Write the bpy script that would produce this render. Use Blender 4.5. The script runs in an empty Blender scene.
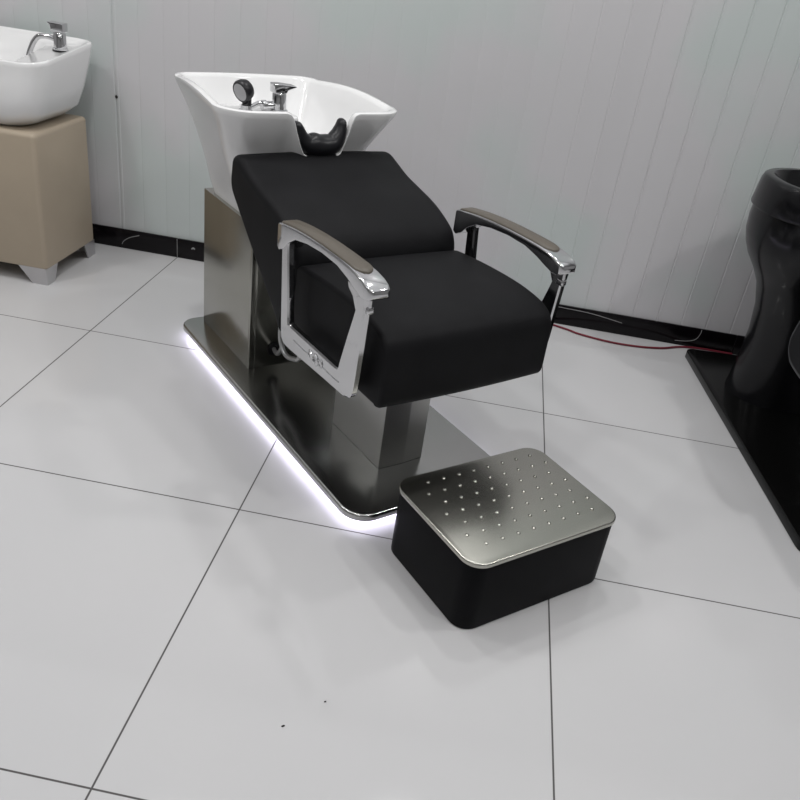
import bpy, bmesh, math, random
from mathutils import Vector, Matrix
random.seed(4)
SC = bpy.context.scene
COL = SC.collection
PI = math.pi

# ------------------------------------------------------------------ helpers
def sm(t): t = max(0, min(1, t)); return t*t*(3-2*t)

def build(name, verts, faces, mat, parent=None, loc=(0, 0, 0), rot=0.0, angle=38, kind=None, label=None):
    me = bpy.data.meshes.new(name)
    me.from_pydata([tuple(v) for v in verts], [], faces)
    bm = bmesh.new(); bm.from_mesh(me)
    bmesh.ops.remove_doubles(bm, verts=bm.verts, dist=1e-6)
    bmesh.ops.recalc_face_normals(bm, faces=bm.faces)
    bm.to_mesh(me); bm.free()
    for p in me.polygons: p.use_smooth = True
    me.set_sharp_from_angle(angle=math.radians(angle))
    me.materials.append(mat)
    o = bpy.data.objects.new(name, me); COL.objects.link(o)
    o.location = loc; o.rotation_euler = (0, 0, rot)
    if parent: o.parent = parent
    if kind: o['kind'] = kind
    if label: o['label'] = label
    return o

class MB:
    """collects several closed shells that belong to ONE part"""
    def __init__(s): s.v = []; s.f = []
    def add(s, vf):
        n = len(s.v); s.v += [Vector(x) for x in vf[0]]; s.f += [tuple(i+n for i in f) for f in vf[1]]; return s
    def build(s, name, mat, parent=None, **k): return build(name, s.v, s.f, mat, parent, **k)

def loft(rings, cap=(True, True), closed=True):
    v = []; f = []; n = len(rings[0])
    for r in rings: v += [Vector(p) for p in r]
    for i in range(len(rings)-1):
        for j in range(n if closed else n-1):
            a = i*n+j; b = i*n+(j+1) % n
            f.append((a, b, b+n, a+n))
    if cap[0]: f.append(tuple(range(n-1, -1, -1)))
    if cap[1]: f.append(tuple(range((len(rings)-1)*n, len(rings)*n)))
    return v, f

def rrect(x0, x1, y0, y1, r, n=8):
    out = []
    rs = r if isinstance(r, (list, tuple)) else [r]*4
    for (cx, cy, sx, sy, a0), q in zip(((x1, y1, -1, -1, 0), (x0, y1, 1, -1, 90), (x0, y0, 1, 1, 180), (x1, y0, -1, 1, 270)), rs):
        for k in range(n+1):
            a = math.radians(a0+90*k/n)
            out.append((cx+sx*q+q*math.cos(a), cy+sy*q+q*math.sin(a)))
    return out

def offset(loop, d):
    """inset a CCW 2D loop by d"""
    n = len(loop); out = []
    for i in range(n):
        p0 = Vector(loop[i-1]); p1 = Vector(loop[i]); p2 = Vector(loop[(i+1) % n])
        e1 = (p1-p0); e2 = (p2-p1)
        if e1.length < 1e-9: e1 = e2
        if e2.length < 1e-9: e2 = e1
        n1 = Vector((-e1.y, e1.x)).normalized(); n2 = Vector((-e2.y, e2.x)).normalized()
        m = (n1+n2)
        if m.length < 1e-6: m = n1
        m.normalize(); c = max(.4, m.dot(n1))
        q = p1+m*(d/c); out.append((q.x, q.y))
    return out

def slab(loop, z0, z1, rt=0.003, rb=0.003, n=4, taper=0.0):
    """extruded CCW loop with rounded top and bottom edges, bottom inset by taper"""
    rings = []
    for k in range(n+1):
        a = PI/2*k/n; rings.append((rb*(1-math.sin(a))+taper, z0+rb*(1-math.cos(a))))
    for k in range(n+1):
        a = PI/2*k/n; rings.append((rt*(1-math.cos(a)), z1-rt*(1-math.sin(a))))
    return loft([[(x, y, z) for x, y in offset(loop, d)] for d, z in rings])

def box(x0, x1, y0, y1, z0, z1, r=0.002, n=2):
    return slab([(x0+0, y0), (x1, y0), (x1, y1), (x0, y1)] if r <= 0 else rrect(x0, x1, y0, y1, min(r, (x1-x0)/2.1, (y1-y0)/2.1), 3), z0, z1, max(r, 1e-4), max(r, 1e-4), n)

def catmull(pts, m=8, closed=True):
    n = len(pts); out = []
    rng = range(n) if closed else range(n-1)
    for i in rng:
        if closed: p = [Vector(pts[(i+k-1) % n]) for k in range(4)]
        else: p = [Vector(pts[max(0, min(n-1, i+k-1))]) for k in range(4)]
        for s in range(m):
            t = s/m
            out.append(.5*((2*p[1])+(p[2]-p[0])*t+(2*p[0]-5*p[1]+4*p[2]-p[3])*t*t+(3*p[1]-p[0]-3*p[2]+p[3])*t**3))
    if not closed: out.append(Vector(pts[-1]))
    return out

def round_poly(pts, rads, n=6):
    """CCW polygon with each corner filleted"""
    N = len(pts); out = []
    for i in range(N):
        p = Vector(pts[i]); a = Vector(pts[i-1])-p; b = Vector(pts[(i+1) % N])-p
        la, lb = a.length, b.length; a.normalize(); b.normalize()
        r = rads[i] if isinstance(rads, (list, tuple)) else rads
        t = min(r, la*.48, lb*.48)
        for k in range(n+1):
            s = k/n
            out.append(p+a*t*(1-s)**2+b*t*s**2)
    return [(v.x, v.y) for v in out]

def ccw(l):
    A = sum(l[i-1][0]*l[i][1]-l[i][0]*l[i-1][1] for i in range(len(l)))
    return l if A > 0 else l[::-1]

def pillow(profile, h0, h1, r, fmap, n=6, bulge=0.0, mid=9):
    """2D profile swept from h0 to h1 with rounded ends; fmap(a,b,h)->xyz; bulge pushes the middle out"""
    profile = ccw([tuple(p[:2]) for p in profile])
    st = []
    for k in range(n+1):
        a = PI/2*k/n; st.append((h0+r*(1-math.sin(a+0)) if False else h0+r*(1-math.cos(a)), r*(1-math.sin(a))))
    L = h1-h0-2*r
    for k in range(1, mid): st.append((h0+r+L*k/mid, -bulge*math.sin(PI*k/mid)))
    for k in range(n, -1, -1):
        a = PI/2*k/n; st.append((h1-r*(1-math.cos(a)), r*(1-math.sin(a))))
    return loft([[fmap(a, b, h) for a, b in offset(profile, d)] for h, d in st])

def tube(pts, rad, n=10, m=6, smooth=True):
    P = catmull(pts, m, False) if smooth else [Vector(p) for p in pts]
    up = Vector((0, 0, 1)); rings = []
    T0 = (P[1]-P[0]).normalized()
    nrm = T0.orthogonal().normalized()
    for i, p in enumerate(P):
        t = (P[min(i+1, len(P)-1)]-P[max(i-1, 0)]).normalized()
        nrm = (nrm-t*nrm.dot(t)).normalized(); bn = t.cross(nrm)
        r = rad(i/(len(P)-1)) if callable(rad) else rad
        rings.append([p+nrm*r*math.cos(2*PI*k/n)+bn*r*math.sin(2*PI*k/n) for k in range(n)])
    return loft(rings)

def lathe(prof, org=(0, 0, 0), axis=(0, 0, 1), n=28):
    """prof = [(radius, height)] about axis"""
    ax = Vector(axis).normalized(); a = ax.orthogonal().normalized(); b = ax.cross(a); o = Vector(org)
    return loft([[o+ax*h+(a*math.cos(2*PI*k/n)+b*math.sin(2*PI*k/n))*max(r, 1e-5) for k in range(n)] for r, h in prof])

def thing(name, label, cat, loc, rot=0.0, group=None):
    o = bpy.data.objects.new(name, None); COL.objects.link(o)
    o.empty_display_size = .1; o.location = loc; o.rotation_euler = (0, 0, rot)
    o['label'] = label; o['category'] = cat
    if group: o['group'] = group
    return o

# ------------------------------------------------------------------ materials
def new(name):
    m = bpy.data.materials.new(name); m.use_nodes = True
    return m, m.node_tree, m.node_tree.nodes['Principled BSDF']

def mat(name, col, rough=.5, metal=0.0, coat=0.0, spec=.5, var=0.0, vscale=6.0, bump=0.0, bscale=200., rvar=0.0, stretch=(1, 1, 1)):
    m, nt, b = new(name)
    b.inputs['Base Color'].default_value = (*col, 1)
    b.inputs['Roughness'].default_value = rough
    b.inputs['Metallic'].default_value = metal
    b.inputs['Coat Weight'].default_value = coat
    b.inputs['Coat Roughness'].default_value = .05
    b.inputs['Specular IOR Level'].default_value = spec
    tc = nt.nodes.new('ShaderNodeTexCoord'); mp = nt.nodes.new('ShaderNodeMapping')
    mp.inputs['Scale'].default_value = stretch
    nt.links.new(tc.outputs['Object'], mp.inputs['Vector'])
    nz = nt.nodes.new('ShaderNodeTexNoise'); nz.inputs['Scale'].default_value = vscale; nz.inputs['Detail'].default_value = 4
    nt.links.new(mp.outputs[0], nz.inputs['Vector'])
    mr = nt.nodes.new('ShaderNodeMapRange'); mr.inputs[1].default_value = .3; mr.inputs[2].default_value = .7
    mr.inputs[3].default_value = 1-var; mr.inputs[4].default_value = 1+var
    nt.links.new(nz.outputs[0], mr.inputs[0])
    mx = nt.nodes.new('ShaderNodeVectorMath'); mx.operation = 'SCALE'
    mx.inputs[0].default_value = col; nt.links.new(mr.outputs[0], mx.inputs['Scale'])
    nt.links.new(mx.outputs[0], b.inputs['Base Color'])
    if rvar:
        r2 = nt.nodes.new('ShaderNodeMapRange'); r2.inputs[1].default_value = .3; r2.inputs[2].default_value = .7
        r2.inputs[3].default_value = max(.02, rough-rvar); r2.inputs[4].default_value = rough+rvar
        nt.links.new(nz.outputs[0], r2.inputs[0]); nt.links.new(r2.outputs[0], b.inputs['Roughness'])
    if bump:
        n2 = nt.nodes.new('ShaderNodeTexNoise'); n2.inputs['Scale'].default_value = bscale
        nt.links.new(mp.outputs[0], n2.inputs['Vector'])
        bp = nt.nodes.new('ShaderNodeBump'); bp.inputs['Strength'].default_value = bump; bp.inputs['Distance'].default_value = .002
        nt.links.new(n2.outputs[0], bp.inputs['Height']); nt.links.new(bp.outputs[0], b.inputs['Normal'])
    return m

M_steel = mat('brushed_steel', (.40, .397, .36), .2, 1, var=.02, vscale=9)
M_plate = mat('polished_steel_plate', (.50, .50, .49), .21, 1, var=.03, vscale=5)
M_top = mat('stool_steel', (.47, .465, .42), .26, 1, var=.02, vscale=8)
M_chrome = mat('chrome', (.62, .62, .63), .09, 1, var=.02, vscale=10)
M_column = mat('column_steel', (.48, .48, .465), .32, 1, var=.03, vscale=9)
M_satin = mat('satin_chrome', (.60, .59, .60), .3, 1, var=.02, vscale=10)
M_leather = mat('black_leather', (.0095, .0095, .0105), .55, 0, spec=.10, var=.12, vscale=14, bump=.12, bscale=420)
M_stoolskin = mat('black_vinyl', (.004, .004, .005), .45, 0, spec=.07, var=.1, vscale=14, bump=.08, bscale=380)
M_ceramic = mat('white_ceramic', (.80, .80, .80), .12, 0, coat=.5, var=.01, vscale=3)
M_blackcer = mat('black_gloss_ceramic', (.006, .006, .007), .19, 0, spec=.3, coat=.04, var=.05, vscale=3)
M_blackplate = mat('black_gloss_panel', (.004, .004, .004), .2, 0, spec=.25, var=.05, vscale=3)
M_rubber = mat('black_rubber', (.008, .008, .010), .34, 0, spec=.35, var=.08, vscale=20)
M_pad = mat('armrest_pad', (.098, .084, .066), .42, 0, var=.08, vscale=30, stretch=(.2, 1, 1), bump=.05)
M_beige = mat('beige_leather', (.40, .335, .255), .48, 0, spec=.4, var=.03, vscale=5, bump=.06, bscale=260)
M_grey = mat('grey_plastic', (.36, .36, .37), .4, 0, var=.05, vscale=40)
M_hose = mat('grey_hose', (.42, .42, .42), .3, .6, var=.05, vscale=40)
M_red = mat('red_cable', (.16, .012, .025), .4, 0, var=.05, vscale=30)
M_dark = mat('dark_dirt', (.02, .018, .016), .9, 0, var=.1, vscale=60)
M_piping = mat('grey_piping', (.06, .06, .065), .4, 0, var=.05, vscale=30)
M_ceiling = mat('ceiling_paint', (.70, .70, .70), .8, 0, var=.02, vscale=2)
M_paint = mat('wall_paint', (.33, .33, .33), .6, 0, var=.03, vscale=2)
M_vein = mat('pale_vein', (.30, .30, .30), .4, 0, var=.1, vscale=40)
M_marble = mat('black_marble', (.004, .003, .004), .2, 0, spec=.25, var=.3, vscale=9)

def led_mat():
    m, nt, b = new('led_strip_light')
    b.inputs['Base Color'].default_value = (.9, .88, 1, 1)
    b.inputs['Emission Color'].default_value = (.86, .82, 1, 1)
    b.inputs['Emission Strength'].default_value = 3.2
    return m
M_led = led_mat()

def floor_mat():
    m, nt, b = new('polished_floor_tiles')
    N = nt.nodes.new; L = nt.links.new
    tc = N('ShaderNodeTexCoord'); sp = N('ShaderNodeSeparateXYZ'); L(tc.outputs['Object'], sp.inputs[0])
    def line(axis):
        d = N('ShaderNodeMath'); d.operation = 'DIVIDE'; L(sp.outputs[axis], d.inputs[0]); d.inputs[1].default_value = .8
        a = N('ShaderNodeMath'); a.operation = 'ADD'; L(d.outputs[0], a.inputs[0]); a.inputs[1].default_value = 20.5
        f = N('ShaderNodeMath'); f.operation = 'FRACT'; L(a.outputs[0], f.inputs[0])
        s = N('ShaderNodeMath'); s.operation = 'SUBTRACT'; L(f.outputs[0], s.inputs[0]); s.inputs[1].default_value = .5
        ab = N('ShaderNodeMath'); ab.operation = 'ABSOLUTE'; L(s.outputs[0], ab.inputs[0])
        mr = N('ShaderNodeMapRange'); L(ab.outputs[0], mr.inputs[0])
        mr.inputs[1].default_value = .0018; mr.inputs[2].default_value = .0030; mr.inputs[3].default_value = 1; mr.inputs[4].default_value = 0
        return mr
    g = N('ShaderNodeMath'); g.operation = 'MAXIMUM'; L(line('X').outputs[0], g.inputs[0]); L(line('Y').outputs[0], g.inputs[1])
    nz = N('ShaderNodeTexNoise'); nz.inputs['Scale'].default_value = 1.6; nz.inputs['Detail'].default_value = 5; L(tc.outputs['Object'], nz.inputs['Vector'])
    cr = N('ShaderNodeMix'); cr.data_type = 'RGBA'
    cr.inputs[6].default_value = (.555, .555, .565, 1); cr.inputs[7].default_value = (.60, .595, .60, 1); L(nz.outputs[0], cr.inputs[0])
    mx = N('ShaderNodeMix'); mx.data_type = 'RGBA'; L(g.outputs[0], mx.inputs[0]); L(cr.outputs[2], mx.inputs[6]); mx.inputs[7].default_value = (.085, .08, .08, 1)
    L(mx.outputs[2], b.inputs['Base Color'])
    rr = N('ShaderNodeMapRange'); L(nz.outputs[0], rr.inputs[0]); rr.inputs[1].default_value = .3; rr.inputs[2].default_value = .7; rr.inputs[3].default_value = .05; rr.inputs[4].default_value = .09
    r2 = N('ShaderNodeMath'); r2.operation = 'MAXIMUM'; L(rr.outputs[0], r2.inputs[0])
    g2 = N('ShaderNodeMath'); g2.operation = 'MULTIPLY'; L(g.outputs[0], g2.inputs[0]); g2.inputs[1].default_value = .8
    L(g2.outputs[0], r2.inputs[1]); L(r2.outputs[0], b.inputs['Roughness'])
    n3 = N('ShaderNodeTexNoise'); n3.inputs['Scale'].default_value = 3.; L(tc.outputs['Object'], n3.inputs['Vector'])
    bp = N('ShaderNodeBump'); bp.inputs['Strength'].default_value = .06; bp.inputs['Distance'].default_value = .01
    L(n3.outputs[0], bp.inputs['Height']); L(bp.outputs[0], b.inputs['Normal'])
    b.inputs['Specular IOR Level'].default_value = .5
    return m
M_floor = floor_mat()

def panel_mat():
    m, nt, b = new('pvc_wall_panels')
    N = nt.nodes.new; L = nt.links.new
    tc = N('ShaderNodeTexCoord')
    nz = N('ShaderNodeTexNoise'); nz.inputs['Scale'].default_value = 1.5; nz.inputs['Detail'].default_value = 3; L(tc.outputs['Object'], nz.inputs['Vector'])
    mr = N('ShaderNodeMapRange'); mr.inputs[1].default_value = .48; mr.inputs[2].default_value = .62; L(nz.outputs[0], mr.inputs[0])
    cr = N('ShaderNodeMix'); cr.data_type = 'RGBA'; L(mr.outputs[0], cr.inputs[0])
    cr.inputs[6].default_value = (.575, .568, .582, 1); cr.inputs[7].default_value = (.53, .575, .565, 1)
    L(cr.outputs[2], b.inputs['Base Color'])
    b.inputs['Roughness'].default_value = .36
    b.inputs['Coat Weight'].default_value = .15; b.inputs['Coat Roughness'].default_value = .12
    b.inputs['Specular IOR Level'].default_value = .4
    return m
M_panel = panel_mat()

# ------------------------------------------------------------------ the room
WY = 1.607
X0, X1, Y0, Y1, H = -3.2, 3.6, -3.4, WY, 2.8
MB().add(([(X0, Y0, 0), (X1, Y0, 0), (X1, Y1, 0), (X0, Y1, 0), (X0, Y0, -.08), (X1, Y0, -.08), (X1, Y1, -.08), (X0, Y1, -.08)],
          [(0, 1, 2, 3), (7, 6, 5, 4), (0, 4, 5, 1), (1, 5, 6, 2), (2, 6, 7, 3), (3, 7, 4, 0)])).build('floor', M_floor, kind='structure')
# back wall: vertical tongue-and-groove panels
xs = [X0]; prof = []
pitch = .1008; base = 1.266
k0 = math.ceil((X0+.03-base)/pitch); k1 = math.floor((X1-.03-base)/pitch)
prof = [(X0, WY)]
for k in range(k0, k1+1):
    x = base+k*pitch
    w = .0032; d =   .0004+.0017*sm((x-.5)/.7)
    if k == -23: w, d = (.006, .004)          # joint between two wide panels
    prof += [(x-w, WY), (x-w*.35, WY+d), (x+w*.35, WY+d), (x+w*.8, WY-d*.25), (x+w*1.9, WY-d*.25), (x+w*2.4, WY)]
prof.append((X1, WY))
n = len(prof)
v = [(x, y, 0) for x, y in prof]+[(x, y, H) for x, y in prof]
f = [(i, i+1, n+i+1, n+i) for i in range(n-1)]
v += [(X0, WY+.08, 0), (X1, WY+.08, 0), (X1, WY+.08, H), (X0, WY+.08, H)]
f += [(2*n, 2*n+1, 2*n+2, 2*n+3)]
wall = build('wall_back', v, f, M_panel, kind='structure', angle=12)
sc_ = MB().add(lathe([(0.0, -.004), (.006, -.003), (.007, .0), (.004, .003), (0, .003)], (-1.049, WY, .631), (0, -1, 0), 12))
sc_.build('screw_head', M_dark, wall, label='small dark screw head')
def wallbox(name, x0, x1, y0, y1, z0, z1, m):
    MB().add(box(x0, x1, y0, y1, z0, z1, 0)).build(name, m, kind='structure')
wallbox('wall_left', X0-.08, X0, Y0, Y1, 0, H, M_paint)
wallbox('wall_right', X1, X1+.08, Y0, Y1, 0, H, M_paint)
wallbox('wall_front', X0, X1, Y0-.08, Y0, 0, H, M_paint)
wallbox('ceiling', X0, X1, Y0, Y1, H, H+.08, M_ceiling)
# black marble skirting with a joint every tile
bb = MB()
for i in range(-4, 5):
    a = max(X0, -.0+.8*i+.0012); e = min(X1, .8*(i+1)-.0012)
    if e > a: bb.add(box(a, e, WY-.012, WY-.0005, 0, .085, .0015, 2))
bbo = bb.build('baseboard_back', M_marble, kind='structure')
def vein(pts, r=.0012, nm='marble_vein'):
    MB().add(tube([(x, WY-.0121, z) for x, z in pts], r, 6, 5)).build(nm, M_vein, bbo)
vein([(.80, .080), (.864, .076), (.97, .073), (1.034, .067), (1.13, .053)])
vein([(1.453, .083), (1.452, .062), (1.438, .035), (1.40, .022), (1.36, .018)])
vein([(-1.05, .018), (-1.04, .035), (-1.01, .055), (-.97, .070)], .0016)
vein([(-.8, .002), (-.8, .084)], .0012, 'skirting_joint')
vein([(-.735, .05), (-.727, .056), (-.722, .05)], .003)

# ------------------------------------------------------------------ main backwash chair
TH = math.radians(-48.5)
Fd = Vector((math.cos(TH), math.sin(TH), 0)); Sd = Vector((-Fd.y, Fd.x, 0))
CU, VC = .5, .26
org = Vector((-.446, .826, 0))+Fd*CU+Sd*VC
chair = thing('backwash_chair', 'black leather salon shampoo chair with white ceramic basin on steel base lit from below', 'shampoo chair', org, TH)
def X(u): return u-CU

# base plate with light strip
pl = [(X(u), y) for u, y in rrect(-.115, 1.128, -.262, .262, [.07, .06, .06, .07], 10)]
bp = MB().add(slab(pl, .029, .05, .008, .003, 5)).build('base_plate', M_plate, chair, label='mirror-polished steel base plate')
MB().add(slab(offset(pl, .012), .012, .030, .002, .002, 3)).build('light_strip', M_led, bp, label='glowing white light strip')

# steel cabinet under the basin: U-shaped bent sheet
sh = rrect(-.08, .31, -.182, .182, [.012, .004, .004, .012], 5)
cab = MB().add(slab([(X(a), b) for a, b in sh], .05, .53, .002, .001, 2))
# folded front lips
for s in (-1, 1):
    cab.add(box(X(.302), X(.3135), min(s*.162, s*.184), max(s*.162, s*.184), .05, .53, .002))
cabo = cab.build('base_cabinet', M_steel, chair, label='brushed steel cabinet under the basin')
MB().add(lathe([(.020, 0), (.022, .004), (.014, .006), (.012, .002)], (X(.31), -.095, .11), (1, 0, 0), 20)).build('grommet', M_rubber, cabo)

# basin
NS = [14, 24, 14, 24]
def bring(z, u0, u1, hr, hf, rr_, rf, bow):
    """ring: front-left corner arc ... CCW from front side; returns (pts, info)"""
    pts = []
    # front side from y=-hf+rf to hf-rf
    for k in range(100):
        t = k/99; pts.append((u1+.006*math.sin(PI*t), (-hf+rf)+(2*hf-2*rf)*t, 'f', 0))
    for k in range(1, 12):                                   # front right corner
        a = PI/2*k/12; pts.append((u1-rf+rf*math.cos(a), hf-rf+rf*math.sin(a), 'c', 0))
    for k in range(31):
        t = k/30; u = (u1-rf)+(u0+rr_-u1+rf)*t; w = hf+(hr-hf)*t
        pts.append((u, w+bow*math.sin(PI*t), 's', math.sin(PI*t)))
    for k in range(1, 12):
        a = PI/2*k/12; pts.append((u0+rr_-rr_*math.sin(a), hr-rr_+rr_*math.cos(a), 'c', 0))
    for k in range(31):
        t = k/30; pts.append((u0-.012*math.sin(PI*t), (hr-rr_)*(1-2*t), 'b', 0))
    for k in range(1, 12):
        a = PI/2*k/12; pts.append((u0+rr_-rr_*math.cos(a), -hr+rr_-rr_*math.sin(a), 'c', 0))
    for k in range(31):
        t = k/30; u = (u0+rr_)+(u1-rf-u0-rr_)*t; w = hr+(hf-hr)*t
        pts.append((u, -w-bow*math.sin(PI*t), 's', math.sin(PI*t)))
    for k in range(1, 12):
        a = PI/2*k/12; pts.append((u1-rf+rf*math.sin(a), -hf+rf-rf*math.cos(a), 'c', 0))
    return [(u, y, z, tag, s) for u, y, tag, s in pts]
NOTCH = [(0, .746), (.044, .746), (.060, .755), (.070, .775), (.084, .815), (.090, .836), (.096, .852), (.104, .862), (.115, .8655)]
def znotch(y):
    y = abs(y)
    for (a, za), (b, zb) in zip(NOTCH, NOTCH[1:]):
        if y <= b: return za+(zb-za)*(y-a)/(b-a)
    return 9
def bmap(ring, ztop=.866):
    out = []
    for u, y, z, tag, s in ring:
        h = max(0, (z-.56)/(ztop-.56))
        if tag == 's': z += .013*s*h*h
        if tag == 'b' or (tag == 'c' and u < .1): z += .001*h*h
        if tag == 'f':
            zn = znotch(y)
            if zn < ztop and z > .66: z = .66+(z-.66)*(zn-.66)/(ztop-.66)
        out.append((X(u), y, z))
    return out
OUT = [(.49, -.05, .255, .160, .160, .04, .05, 0), (.53, -.067, .262, .168, .170, .05, .06, 0), (.575, -.088, .265, .178, .185, .055, .07, .0),
       (.63, -.107, .268, .186, .200, .06, .08, .002), (.687, -.130, .276, .197, .218, .06, .09, .003), (.735, -.151, .292, .209, .238, .062, .095, .004),
       (.775, -.171, .315, .220, .255, .064, .10, .005), (.813, -.189, .339, .234, .271, .066, .10, .006), (.845, -.203, .354, .2475, .288, .066, .10, .006),
       (.858, -.2085, .3595, .251, .293, .066, .10, .006), (.864, -.208, .359, .2505, .2925, .066, .10, .006), (.867, -.203, .354, .2455, .2875, .062, .095, .006)]
INN = [(.867, -.193, .344, .2355, .2775, .056, .086, .006), (.864, -.187, .338, .2295, .2715, .055, .08, .006), (.855, -.183, .334, .222, .262, .055, .076, .006),
       (.82, -.171, .320, .210, .248, .06, .08, .005), (.77, -.146, .295, .190, .221, .07, .085, .004), (.72, -.118, .265, .168, .188, .07, .085, .003),
       (.68, -.09, .235, .135, .150, .07, .07, 0), (.655, -.05, .19, .10, .10, .05, .05, 0), (.645, .0, .14, .05, .05, .03, .03, 0)]
rings = [bmap(bring(*p)) for p in OUT+INN]
bas = MB().add(loft(rings))
# inner ledge carrying the tap
led = rrect(.10, .285, -.222, -.030, .03, 6)
bas.add(slab([(X(a), b) for a, b in led], .70, .836, .008, .002, 4, taper=.02))
basin = bas.build('basin', M_ceramic, chair, angle=50, label='white glazed ceramic shampoo basin')
MB().add(lathe([(.0, .0), (.024, .0), (.026, .003), (.020, .005), (.016, .002), (0, .002)], (X(.06), 0, .646), (0, 0, 1), 24)).build('drain', M_chrome, basin)
# neck rest: rubber saddle
path = catmull([(-.077, .838), (-.070, .820), (-.061, .796), (-.043, .777), (-.012, .771), (.015, .770), (.045, .777), (.060, .798), (.068, .822), (.072, .848)], 6, False)
rg = []
for i, p in enumerate(path):
    t = i/(len(path)-1); tg = (path[min(i+1, len(path)-1)]-path[max(i-1, 0)]).normalized(); nn = Vector((tg.y, -tg.x))
    e = math.sin(PI*t)
    end = min(1, min(t, 1-t)/.06); end = math.sqrt(max(.02, 1-(1-end)**2))
    th = (.009+.024*e**1.2)*end; de = (.020+.014*e)*end
    lift = .004*math.exp(-((t-.42)/.05)**2)
    rg.append([(X(.340+de*math.cos(2*PI*k/20)*1.0), p.x-nn.x*0+nn.x*-th*math.sin(2*PI*k/20), p.y-nn.y*th*math.sin(2*PI*k/20)+lift*max(0, math.sin(2*PI*k/20)*(-nn.y))) for k in range(20)])
MB().add(loft(rg)).build('neck_rest', M_rubber, basin, label='black rubber neck rest')

# tap on the ledge
fx, fy = X(.20), -.064
fa = MB().add(lathe([(.0, .836), (.026, .836), (.026, .841), (.0215, .843), (.0205, .884), (.0185, .887), (0, .887)], (fx, fy, 0), n=24))
fa.add(lathe([(0, 0), (.012, 0), (.012, .03), (.015, .031), (.015, .042), (0, .042)], (fx, fy-.012, .852), (0, -1, 0), 16))
fao = fa.build('mixer_tap', M_chrome, basin, label='chrome mixer tap')
lv = [(-.023, .888), (.016, .888), (.020, .897), (.040, .903), (.047, .906), (.045, .909), (.0, .914), (-.023, .914)]
MB().add(pillow(round_poly(lv, .003, 3), fx-.019, fx+.019, .003, lambda a, b, h: (h, fy+a, b), 3, 0, 2)).build('tap_lever', M_chrome, fao)
MB().add(lathe([(0, 0), (.004, 0), (.004, .002), (0, .002)], (fx+.0185, fy+.004, .899), (1, 0, 0), 12)).build('temperature_dot', M_rubber, fao)
MB().add(tube([(fx, fy-.050, .852), (fx, fy-.062, .858), (fx+.002, fy-.082, .851), (fx+.004, fy-.100, .844), (fx+.004, fy-.112, .838)], .0065, 10)).build('hose_elbow', M_chrome, fao)
# hand shower
hx, hy = X(.20), -.181
nd = Vector((.30, -.86, -.30)).normalized()
shw = MB()
hc = Vector((hx, hy+.004, .891))
shw.add(lathe([(0, -.026), (.016, -.025), (.026, -.017), (.031, -.004), (.0315, .008), (.029, .013), (.0245, .0135), (.0245, .011), (0, .011)], hc, nd, 32))
shw.add(tube([hc-nd*.012+Vector((0, 0, -.012)), hc-nd*.010+Vector((0, .004, -.034)), (hx+.002, hy+.012, .846)], lambda t: .0145-.002*t, 14))
sho = shw.build('hand_shower', M_rubber, basin, label='black hand shower head')
MB().add(lathe([(0, .009), (.0243, .009), (.0243, .0135), (.022, .015), (0, .016)], hc, nd, 32)).build('spray_face', M_grey, sho, label='grey spray face')
MB().add(lathe([(0, .836), (.020, .836), (.020, .840), (.016, .842), (.015, .852), (0, .852)], (hx+.002, hy+.012, 0), n=20)).build('shower_socket', M_chrome, sho)

# backrest
bk = [(.300, .700), (.310, .738), (.345, .748), (.388, .735), (.450, .712), (.521, .695), (.585, .680), (.631, .665), (.680, .643), (.710, .622), (.728, .590), (.732, .555), (.725, .48),
      (.70, .40), (.665, .352), (.640, .356), (.607, .392), (.520, .462), (.423, .540), (.350, .600), (.308, .638), (.297, .668)]
bkp = [(p.x, p.y) for p in catmull(bk, 4)]
MB().add(pillow(bkp, -.257, .256, .022, lambda a, b, h: (X(a), h, b), 7, .004, 10)).build('backrest', M_leather, chair)
# seat
st = [(.700, .545), (.735, .574), (.80, .582), (.90, .587), (1.0, .587), (1.07, .581), (1.115, .571), (1.142, .556), (1.155, .534), (1.159, .50), (1.160, .45), (1.160, .412), (1.156, .396), (1.147, .388), (1.13, .386), (1.0, .387), (.80, .388), (.74, .389), (.715, .40), (.70, .45)]
stp = [(p.x, p.y) for p in catmull(st, 4)]
MB().add(pillow(stp, -.251, .251, .011, lambda a, b, h: (X(a), h, b), 6, .003, 10)).build('seat', M_leather, chair)
MB().add(box(X(.60), X(1.08), -.20, .20, .372, .390, .004)).build('seat_frame', M_dark, chair)
# column
cl = [(.70, -.085), (.960, -.085), (.9625, -.0045), (.958, .0615), (.70, .0615)]
colb = MB().add(slab(ccw([(X(a), b) for a, b in round_poly(cl, .0015, 2)]), .05, .375, .0015, .0015, 2))
MB.build(colb, 'column', M_column, chair, angle=1.2, label='steel column under the seat')

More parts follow.
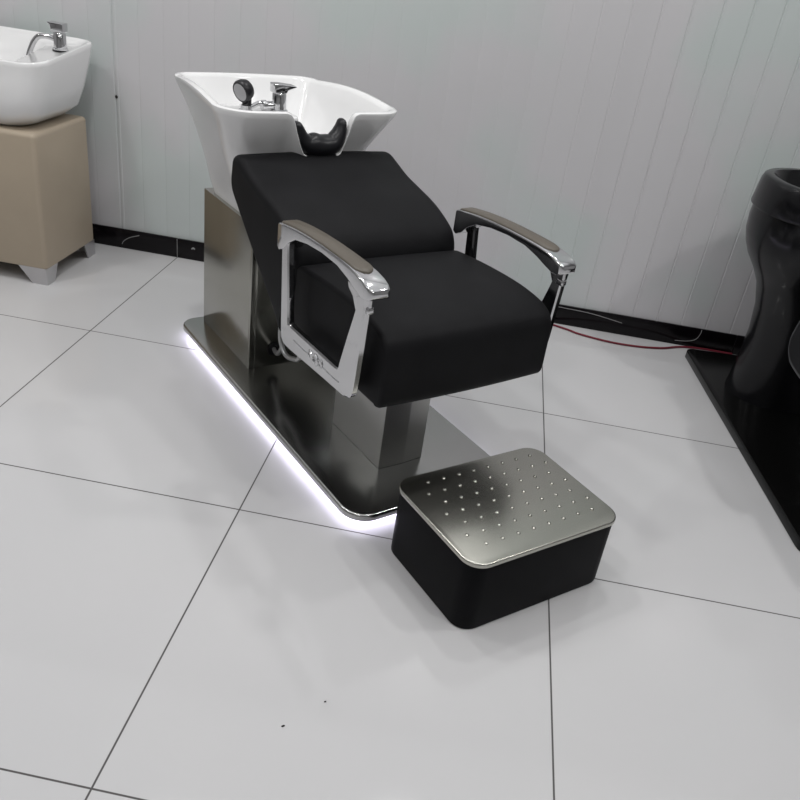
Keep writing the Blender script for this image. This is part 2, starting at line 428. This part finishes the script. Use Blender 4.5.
# armrests
RO = [(.727, .645), (.731, .614), (.740, .51), (.749, .407), (.757, .388), (.786, .378), (.92, .384), (1.058, .390), (1.084, .394), (1.108, .414), (1.117, .51), (1.123, .615), (1.128, .660)]
RI = [(.764, .650), (.763, .632), (.775, .54), (.785, .452), (.797, .446), (.813, .444), (.93, .4445), (1.028, .445), (1.041, .450), (1.046, .470), (1.067, .545), (1.089, .622), (1.084, .645), (1.078, .662)]
def armrest(s):
    a = thing_part('armrest', chair)
    # frame: open at the top, closed by the arm head
    o = catmull(RO, 5, False); i = catmull(RI, 5, False); n = len(o)
    def ring(k):
        po, pi = o[k], i[k]; d = (pi-po).normalized(); e = .004
        sec = [(po+d*e, .300), (po, .296), (po, .284), (po+d*e, .280), (pi-d*e, .280), (pi, .284), (pi, .296), (pi-d*e, .300)]
        return [(X(p.x), s*y, p.y) for p, y in sec]
    fr = MB().add(loft([ring(k) for k in range(n)]))
    fr.add(pillow(ccw([(X(1.046), .666), (1.052-CU, .652), (1.072-CU, .640), (1.092-CU, .608), (1.105-CU, .610), (1.100-CU, .664)]), min(s*.284, s*.299), max(s*.284, s*.299), .002, lambda a, b, h: (a, h, b), 2, 0, 2))
    # tie bolts into the seat side
    for u, z in ((.81, .402), (1.05, .405)):
        fr.add(lathe([(0, .243), (.012, .243), (.012, .284), (0, .284)], (X(u), 0, z), (0, s, 0), 14))
    # front pin under the arm head
    fr.add(lathe([(0, .625), (.006, .625), (.006, .66), (0, .66)], (X(1.122), s*.285, 0), n=12))
    fr.add(box(X(1.106), X(1.130), min(s*.276, s*.294), max(s*.276, s*.294), .618, .634, .004))
    fr.build('arm_frame', M_chrome, a)
    # head bar
    S = [(.702, .636, .672, .260), (.704, .620, .682, .2515), (.718, .616, .6865, .249), (.742, .628, .690, .249), (.764, .650, .693, .249), (.80, .670, .697, .249), (.86, .6805, .701, .249), (.93, .685, .703, .249),
         (1.0, .682, .7025, .249), (1.05, .671, .701, .248), (1.085, .660, .698, .247), (1.112, .653, .692, .246), (1.130, .653, .686, .247), (1.140, .657, .680, .250), (1.145, .663, .674, .257)]
    rg = []
    for u, zb, zt, yi in S:
        yo = .551-yi
        r = min(.006, (zt-zb)*.4)
        rg.append([(X(u), s*y, z) for y, z in rrect(yi, yo, zb, zt, [r, r, r*.6, r*.6], 4)])
    MB().add(loft(rg)).build('arm_bar', M_chrome, a, angle=45)
    # pad
    us = [.717, .719]+[.73+k*.02 for k in range(17)]+[1.062, 1.072, 1.081, 1.087, 1.090]
    rg = []
    def zt(u):
        for (a0, _, z0, _), (a1, _, z1, _) in zip(S, S[1:]):
            if u <= a1: return z0+(z1-z0)*(u-a0)/(a1-a0)
    for u in us:
        w = .0235
        if u > 1.058: w = .0235*math.sqrt(max(.02, 1-((u-1.058)/.0325)**2))
        if u < .722: w *= .9
        e = .004 if .718 < u < 1.089 else .0025
        z = zt(u); r = min(.003, w*.5)
        rg.append([(X(u), s*(.2755+y), zz) for y, zz in [(-w, z-.002), (w, z-.002), (w, z+e-.002), (w-r, z+e), (-w+r, z+e), (-w, z+e-.002)]])
    MB().add(loft(rg)).build('arm_pad', M_pad, a, label='brown-grey armrest pad', angle=60)
    # ornament on the lower rail
    em = MB()
    yo = s*.3002
    em.add(lathe([(0, 0), (.016, 0), (.015, .0025), (.010, .003), (.009, .0012), (0, .0012)], (X(.937), yo, .417), (0, s, 0), 20))
    for d in (-1, 1):
        em.add(tube([(X(.937+d*.016), yo, .424), (X(.937+d*.028), yo, .430), (X(.937+d*.036), yo, .420), (X(.937+d*.028), yo, .409), (X(.937+d*.020), yo, .414)], .0022, 8))
        em.add(tube([(X(.937+d*.036), yo, .417), (X(.937+d*.07), yo, .4145), (X(.937+d*.115), yo, .416)], .0016, 8))
    em.add(tube([(X(.930), yo+s*.002, .417), (X(.937), yo+s*.002, .423), (X(.944), yo+s*.002, .417), (X(.937), yo+s*.002, .411), (X(.930), yo+s*.002, .417)], .0018, 8))
    em.build('ornament', M_chrome, a, label='small raised scroll ornament')
def thing_part(name, parent):
    e = bpy.data.objects.new(name, None); COL.objects.link(e); e.parent = parent; e.empty_display_size = .05
    return e
armrest(-1); armrest(1)

# hoses
hs = MB().add(tube([(X(.60), -.12, .40), (X(.585), -.125, .28), (X(.55), -.13, .200), (X(.512), -.13, .178), (X(.466), -.13, .168), (X(.432), -.13, .188), (X(.42), -.13, .235), (X(.425), -.12, .32), (X(.46), -.10, .50)], .0075, 10))
hs.add(tube([(X(.312), -.095, .11), (X(.345), -.105, .116), (X(.39), -.118, .135), (X(.44), -.13, .185)], .007, 10))
hs.build('water_hose', M_hose, chair, label='grey water hose looping behind the armrest')

# ------------------------------------------------------------------ footstool
SY = -.879
stool = thing('footstool', 'black box footstool with studded steel top in front of the chair', 'footstool', (.661, -.011, 0), SY)
lp = rrect(-.169, .169, -.2245, .2245, .048, 8)
MB().add(slab(offset(lp, .004), .0, .187, .004, .005, 3, taper=-.001)).build('box_body', M_stoolskin, stool, label='black vinyl box body')
tp = MB().add(slab(lp, .184, .196, .004, .002, 4))
for i in range(7):
    a = -.131+.0402*i
    b0, nb = (-.1445, 8) if i % 2 == 0 else (-.168, 9)
    if i == 1: b0 = -.169
    if i in (2, 4, 6): b0 = -.148
    if i in (3, 5): b0 = -.172
    for k in range(nb):
        tp.add(lathe([(.0052, .1955), (.0048, .1968), (.0036, .1981), (.0018, .1988), (0, .199)], (a, b0+.0458*k, 0), n=10))
tp.build('studded_top', M_top, stool, angle=50, label='steel top with raised studs')

# ------------------------------------------------------------------ left unit
lb = thing('wash_unit', 'beige upholstered wash unit with white basin and chrome feet at the left', 'wash unit', (-1.37, 1.285, 0))
def lx(x): return x+1.37
def ly(y): return y-1.285
cbx = rrect(lx(-1.62), lx(-1.114), ly(1.092), ly(1.48), .018, 5)
MB().add(slab(cbx, .065, .567, .016, .004, 4)).build('upholstered_box', M_beige, lb, label='beige leatherette box')
def foot(cx, cy, sx, sy):
    def L(a, b, z, t=.006): return [(cx+sx*-p, cy+sy*-q, z) for p, q in ((0, 0), (a, 0), (a, t), (t, t), (t, b), (0, b))]
    MB().add(loft([L(.060, .055, 0), L(.113, .085, .066)])).build('foot', M_satin, lb, label='chrome trapezoid foot')
for sx in (-1, 1):
    for sy in (-1, 1):
        foot(lx(-1.37+sx*(.249 if sx < 0 else .254)), ly(1.285+sy*.192), sx, sy)
def lring(z, x0, x1, y0, y1, r, dz=0):
    out = []
    for a, b in rrect(x0, x1, y0, y1, r, 10):
        t = (b-y0)/(y1-y0)
        mid = max(0, 1-abs((a+1.37)/.36))
        h = max(0, (z-.62)/.19)
        zz = z+(.030*sm(t)-.030*mid*(1-t))*h
        out.append((lx(a), ly(b), zz))
    return out
# denser loop along the sides
def dens(l, n=6):
    out = []
    for i in range(len(l)):
        p, q = Vector(l[i-1]), Vector(l[i])
        m = max(1, int((q-p).length/.03))
        for k in range(m): out.append(tuple(p.lerp(q, (k+1)/m)))
    return out
LO = [(.560, -1.56, -1.205, 1.165, 1.46, .08), (.580, -1.60, -1.165, 1.130, 1.475, .09), (.62, -1.652, -1.115, 1.100, 1.495, .09), (.68, -1.684, -1.098, 1.090, 1.518, .09), (.74, -1.698, -1.087, 1.098, 1.536, .085),
      (.79, -1.706, -1.081, 1.103, 1.545, .075), (.803, -1.706, -1.081, 1.103, 1.545, .07), (.808, -1.703, -1.084, 1.106, 1.542, .07)]
LI = [(.808, -1.692, -1.096, 1.117, 1.531, .06), (.803, -1.686, -1.104, 1.123, 1.525, .055), (.795, -1.678, -1.120, 1.13, 1.515, .05), (.785, -1.66, -1.240, 1.14, 1.50, .08), (.74, -1.62, -1.275, 1.165, 1.47, .10), (.68, -1.56, -1.320, 1.20, 1.43, .10), (.65, -1.48, -1.390, 1.26, 1.37, .05)]
NP = 160
def resample(l, n=NP):
    P = [Vector(p) for p in l]+[Vector(l[0])]
    d = [0]
    for a, b in zip(P, P[1:]): d.append(d[-1]+(b-a).length)
    out = []; j = 0
    for k in range(n):
        t = d[-1]*k/n
        while d[j+1] < t: j += 1
        out.append(P[j].lerp(P[j+1], (t-d[j])/max(1e-9, d[j+1]-d[j])))
    return out
lbas = MB().add(loft([resample(lring(*p)) for p in LO+LI]))
lbo = lbas.build('basin', M_ceramic, lb, angle=60, label='white ceramic basin bowl')
tx, ty = lx(-1.150), ly(1.385)
tapm = MB().add(lathe([(0, .800), (.026, .800), (.027, .818), (.023, .820), (.0215, .868), (.020, .870), (0, .870)], (tx, ty, 0), n=24))
tapo = tapm.build('mixer_tap', M_chrome, lbo, label='chrome mixer tap')
MB().add(pillow(round_poly([(-.024, .871), (.022, .871), (.024, .903), (-.020, .903), (-.036, .904), (-.036, .900), (-.025, .893)], .004, 3), ty-.020, ty+.020, .003, lambda a, b, h: (tx+a, h, b), 3, 0, 2)).build('tap_lever', M_chrome, tapo)
MB().add(tube([(tx-.015, ty, .845), (tx-.045, ty-.004, .852), (tx-.075, ty-.010, .848), (tx-.095, ty-.016, .825), (tx-.112, ty-.022, .785), (tx-.118, ty-.024, .760)], .0095, 12)).build('spout', M_chrome, tapo)
MB().add(lathe([(.0262, .806), (.0285, .807), (.0285, .812), (.0262, .813)], (tx, ty, 0), n=24)).build('tap_gasket', M_rubber, tapo)

# ------------------------------------------------------------------ black unit at the right
BD = Vector((.0925, -.9957, 0)).normalized(); BS = Vector((-BD.y, BD.x, 0))
BT = math.atan2(BD.y, BD.x)
borg = Vector((1.39, 1.466, 0))+BS*.27+BD*.5
bc = thing('backwash_chair', 'glossy black shampoo chair with black pedestal basin cut off by right edge', 'shampoo chair', borg, BT)
# local x forward (towards the viewer), y to the right; base front-left edge at y=-.27
MB().add(slab(rrect(-.540, .72, -.27, .27, [.05, .03, .03, .05], 6), .0, .03, .004, .002, 3)).build('base_plate', M_blackplate, bc, label='glossy black base plate')
def ering(z, cx, rx, ry, n=56, p=2.4, tilt=0.0):
    out = []
    for k in range(n):
        a = 2*PI*k/n; c, s = math.cos(a), math.sin(a)
        out.append((cx+rx*math.copysign(abs(c)**(2/p), c), ry*math.copysign(abs(s)**(2/p), s), z+tilt*c))
    return out
PED = [(.03, -.22, .14, .196), (.06, -.22, .138, .192), (.15, -.22, .135, .186), (.26, -.22, .133, .184), (.36, -.215, .135, .198), (.44, -.212, .15, .222), (0.486, -.21, .172, .248), (0.536, -.21, .198, .284), (0.576, -.21, .213, .304), (0.616, -.21, .222, .316), (0.666, -.21, .227, .320), (0.701, -.21, .228, .318),
       (0.704, -.21, .236, .327), (0.708, -.21, .238, .329), (0.786, -.21, .236, .320), (0.801, -.21, .232, .314), (0.806, -.21, .224, .306)]
PIN = [(0.806, -.21, .205, .287), (0.798, -.21, .198, .279), (0.766, -.21, .19, .268), (0.686, -.21, .165, .235), (0.626, -.21, .11, .16), (0.606, -.21, .05, .07)]
MB().add(loft([ering(*p) for p in PED+PIN])).build('pedestal_basin', M_blackcer, bc, label='glossy black pedestal basin')
# chair body: backrest and seat
bkm = [(.02, .68), (.04, .73), (.09, .74), (.20, .70), (.34, .64), (.40, .60), (.43, .50), (.40, .36), (.34, .31), (.22, .33), (.10, .39), (.03, .50), (.01, .60)]
MB().add(pillow([(p.x, p.y) for p in catmull(bkm, 5)], -.19, .25, .03, lambda a, b, h: (a, h, b), 6, .004)).build('backrest', M_leather, bc)
MB().add(pillow([(p.x, p.y) for p in catmull([(.39, .53), (.44, .56), (.60, .56), (.78, .55), (.85, .51), (.86, .42), (.84, .37), (.60, .365), (.42, .365), (.38, .42)], 5)], -.185, .25, .025, lambda a, b, h: (a, h, b), 6, .003)).build('seat', M_leather, bc)
MB().add(box(.42, .62, -.09, .09, .03, .37, .006)).build('column', M_blackplate, bc)
am = [(.182, .43), (.186, .40), (.203, .377), (.251, .357), (.40, .352), (.56, .38), (.58, .46), (.55, .54), (.42, .565), (.28, .55), (.205, .50)]
amp = [(p.x, p.y) for p in catmull(am, 5)]
for s in (-1, 1):
    ap = MB().add(pillow(amp, min(s*.20, s*.255), max(s*.20, s*.255), .012, lambda a, b, h: (a, h, b), 5, 0)).build('side_panel', M_leather, bc)
    MB().add(tube([(a, s*.248, b) for a, b in amp+amp[:1]], .004, 8, smooth=False)).build('piping', M_piping, ap, label='grey piping')

# ------------------------------------------------------------------ small things on the floor
cb = MB().add(tube([(.30, 1.588, .005), (.60, 1.586, .005), (.80, 1.575, .005), (.90, 1.545, .005), (.961, 1.515, .005), (1.083, 1.489, .005), (1.20, 1.493, .005), (1.30, 1.520, .005), (1.38, 1.565, .005), (1.47, 1.5855, .005), (1.60, 1.586, .005)], .0042, 8))
co = cb.build('power_cable', M_red)
co['label'] = 'thin dark red cable lying along the black skirting'; co['category'] = 'cable'

for nm, x, y, r, lab in (('floor_crumb', .282, -.602, .0024, 'larger dark crumb on the bare floor tile near bottom edge'), ('floor_crumb', .347, -.528, .0016, 'smaller dark crumb on the floor between the larger crumb and the footstool')):
    cr = MB().add(lathe([(0, 0), (r, .0005), (r*1.1, .001), (r*.7, .0022), (0, .0026)], (0, 0, 0), n=7)).build(nm, M_dark, None, loc=(x, y, 0), rot=.6)
    cr.scale = (1.5, .8, 1); cr['label'] = lab; cr['category'] = 'crumb'

# ------------------------------------------------------------------ light
def area(name, loc, size, power, col=(1, 1, 1), sy=None, rot=(0, 0, 0)):
    l = bpy.data.lights.new(name, 'AREA'); l.energy = power; l.color = col
    l.shape = 'RECTANGLE'; l.size = size; l.size_y = sy or size
    o = bpy.data.objects.new(name, l); COL.objects.link(o); o.location = loc; o.rotation_euler = rot
    return o
for i, (x, y, p) in enumerate([(-1.56, .23, 20), (-.54, .66, 20), (.60, 1.0, 16), (2.26, .23, 26), (1.3, -.6, 18), (-.3, -.9, 18), (.2, -2.4, 16), (-1.9, -1.6, 14), (-2.7, .22, 16), (2.6, -1.8, 14)]):
    area('ceiling_light', (x, y, H-.02), .13, p*.50, (1, .99, .98))
area('soft_fill_light', (.2, .0, H-.03), 4.8, 26, (.98, .99, 1), 3.6)  # added broad fill lamp to brighten wall and room, not a real fixture

w = bpy.data.worlds.new('world'); SC.world = w; w.use_nodes = True
w.node_tree.nodes['Background'].inputs[0].default_value = (.6, .62, .65, 1)
w.node_tree.nodes['Background'].inputs[1].default_value = .3

# ------------------------------------------------------------------ camera
cam = bpy.data.cameras.new('camera'); co_ = bpy.data.objects.new('camera', cam); COL.objects.link(co_)
cam.sensor_width = 36; cam.lens = 36*800.2/800; cam.clip_start = .02
p, y, r = .51701064, -.071534883, .145355939
fwd = Vector((math.sin(y)*math.cos(p), math.cos(y)*math.cos(p), -math.sin(p)))
right = fwd.cross(Vector((0, 0, 1))).normalized(); up = right.cross(fwd)
R2 = right*math.cos(r)+up*math.sin(r); U2 = -right*math.sin(r)+up*math.cos(r)
mw = Matrix((R2, U2, -fwd)).transposed().to_4x4(); mw.translation = (.604550968*.8, -1.99245595*.8, 1.64276735*.8)
co_.matrix_world = mw
SC.camera = co_
SC.view_settings.view_transform = 'Standard'; SC.view_settings.look = 'None'
SC.cycles.use_denoising = True
SC.cycles.max_bounces = 10
SC.cycles.sample_clamp_indirect = 2.5
SC.view_settings.exposure = 0.0
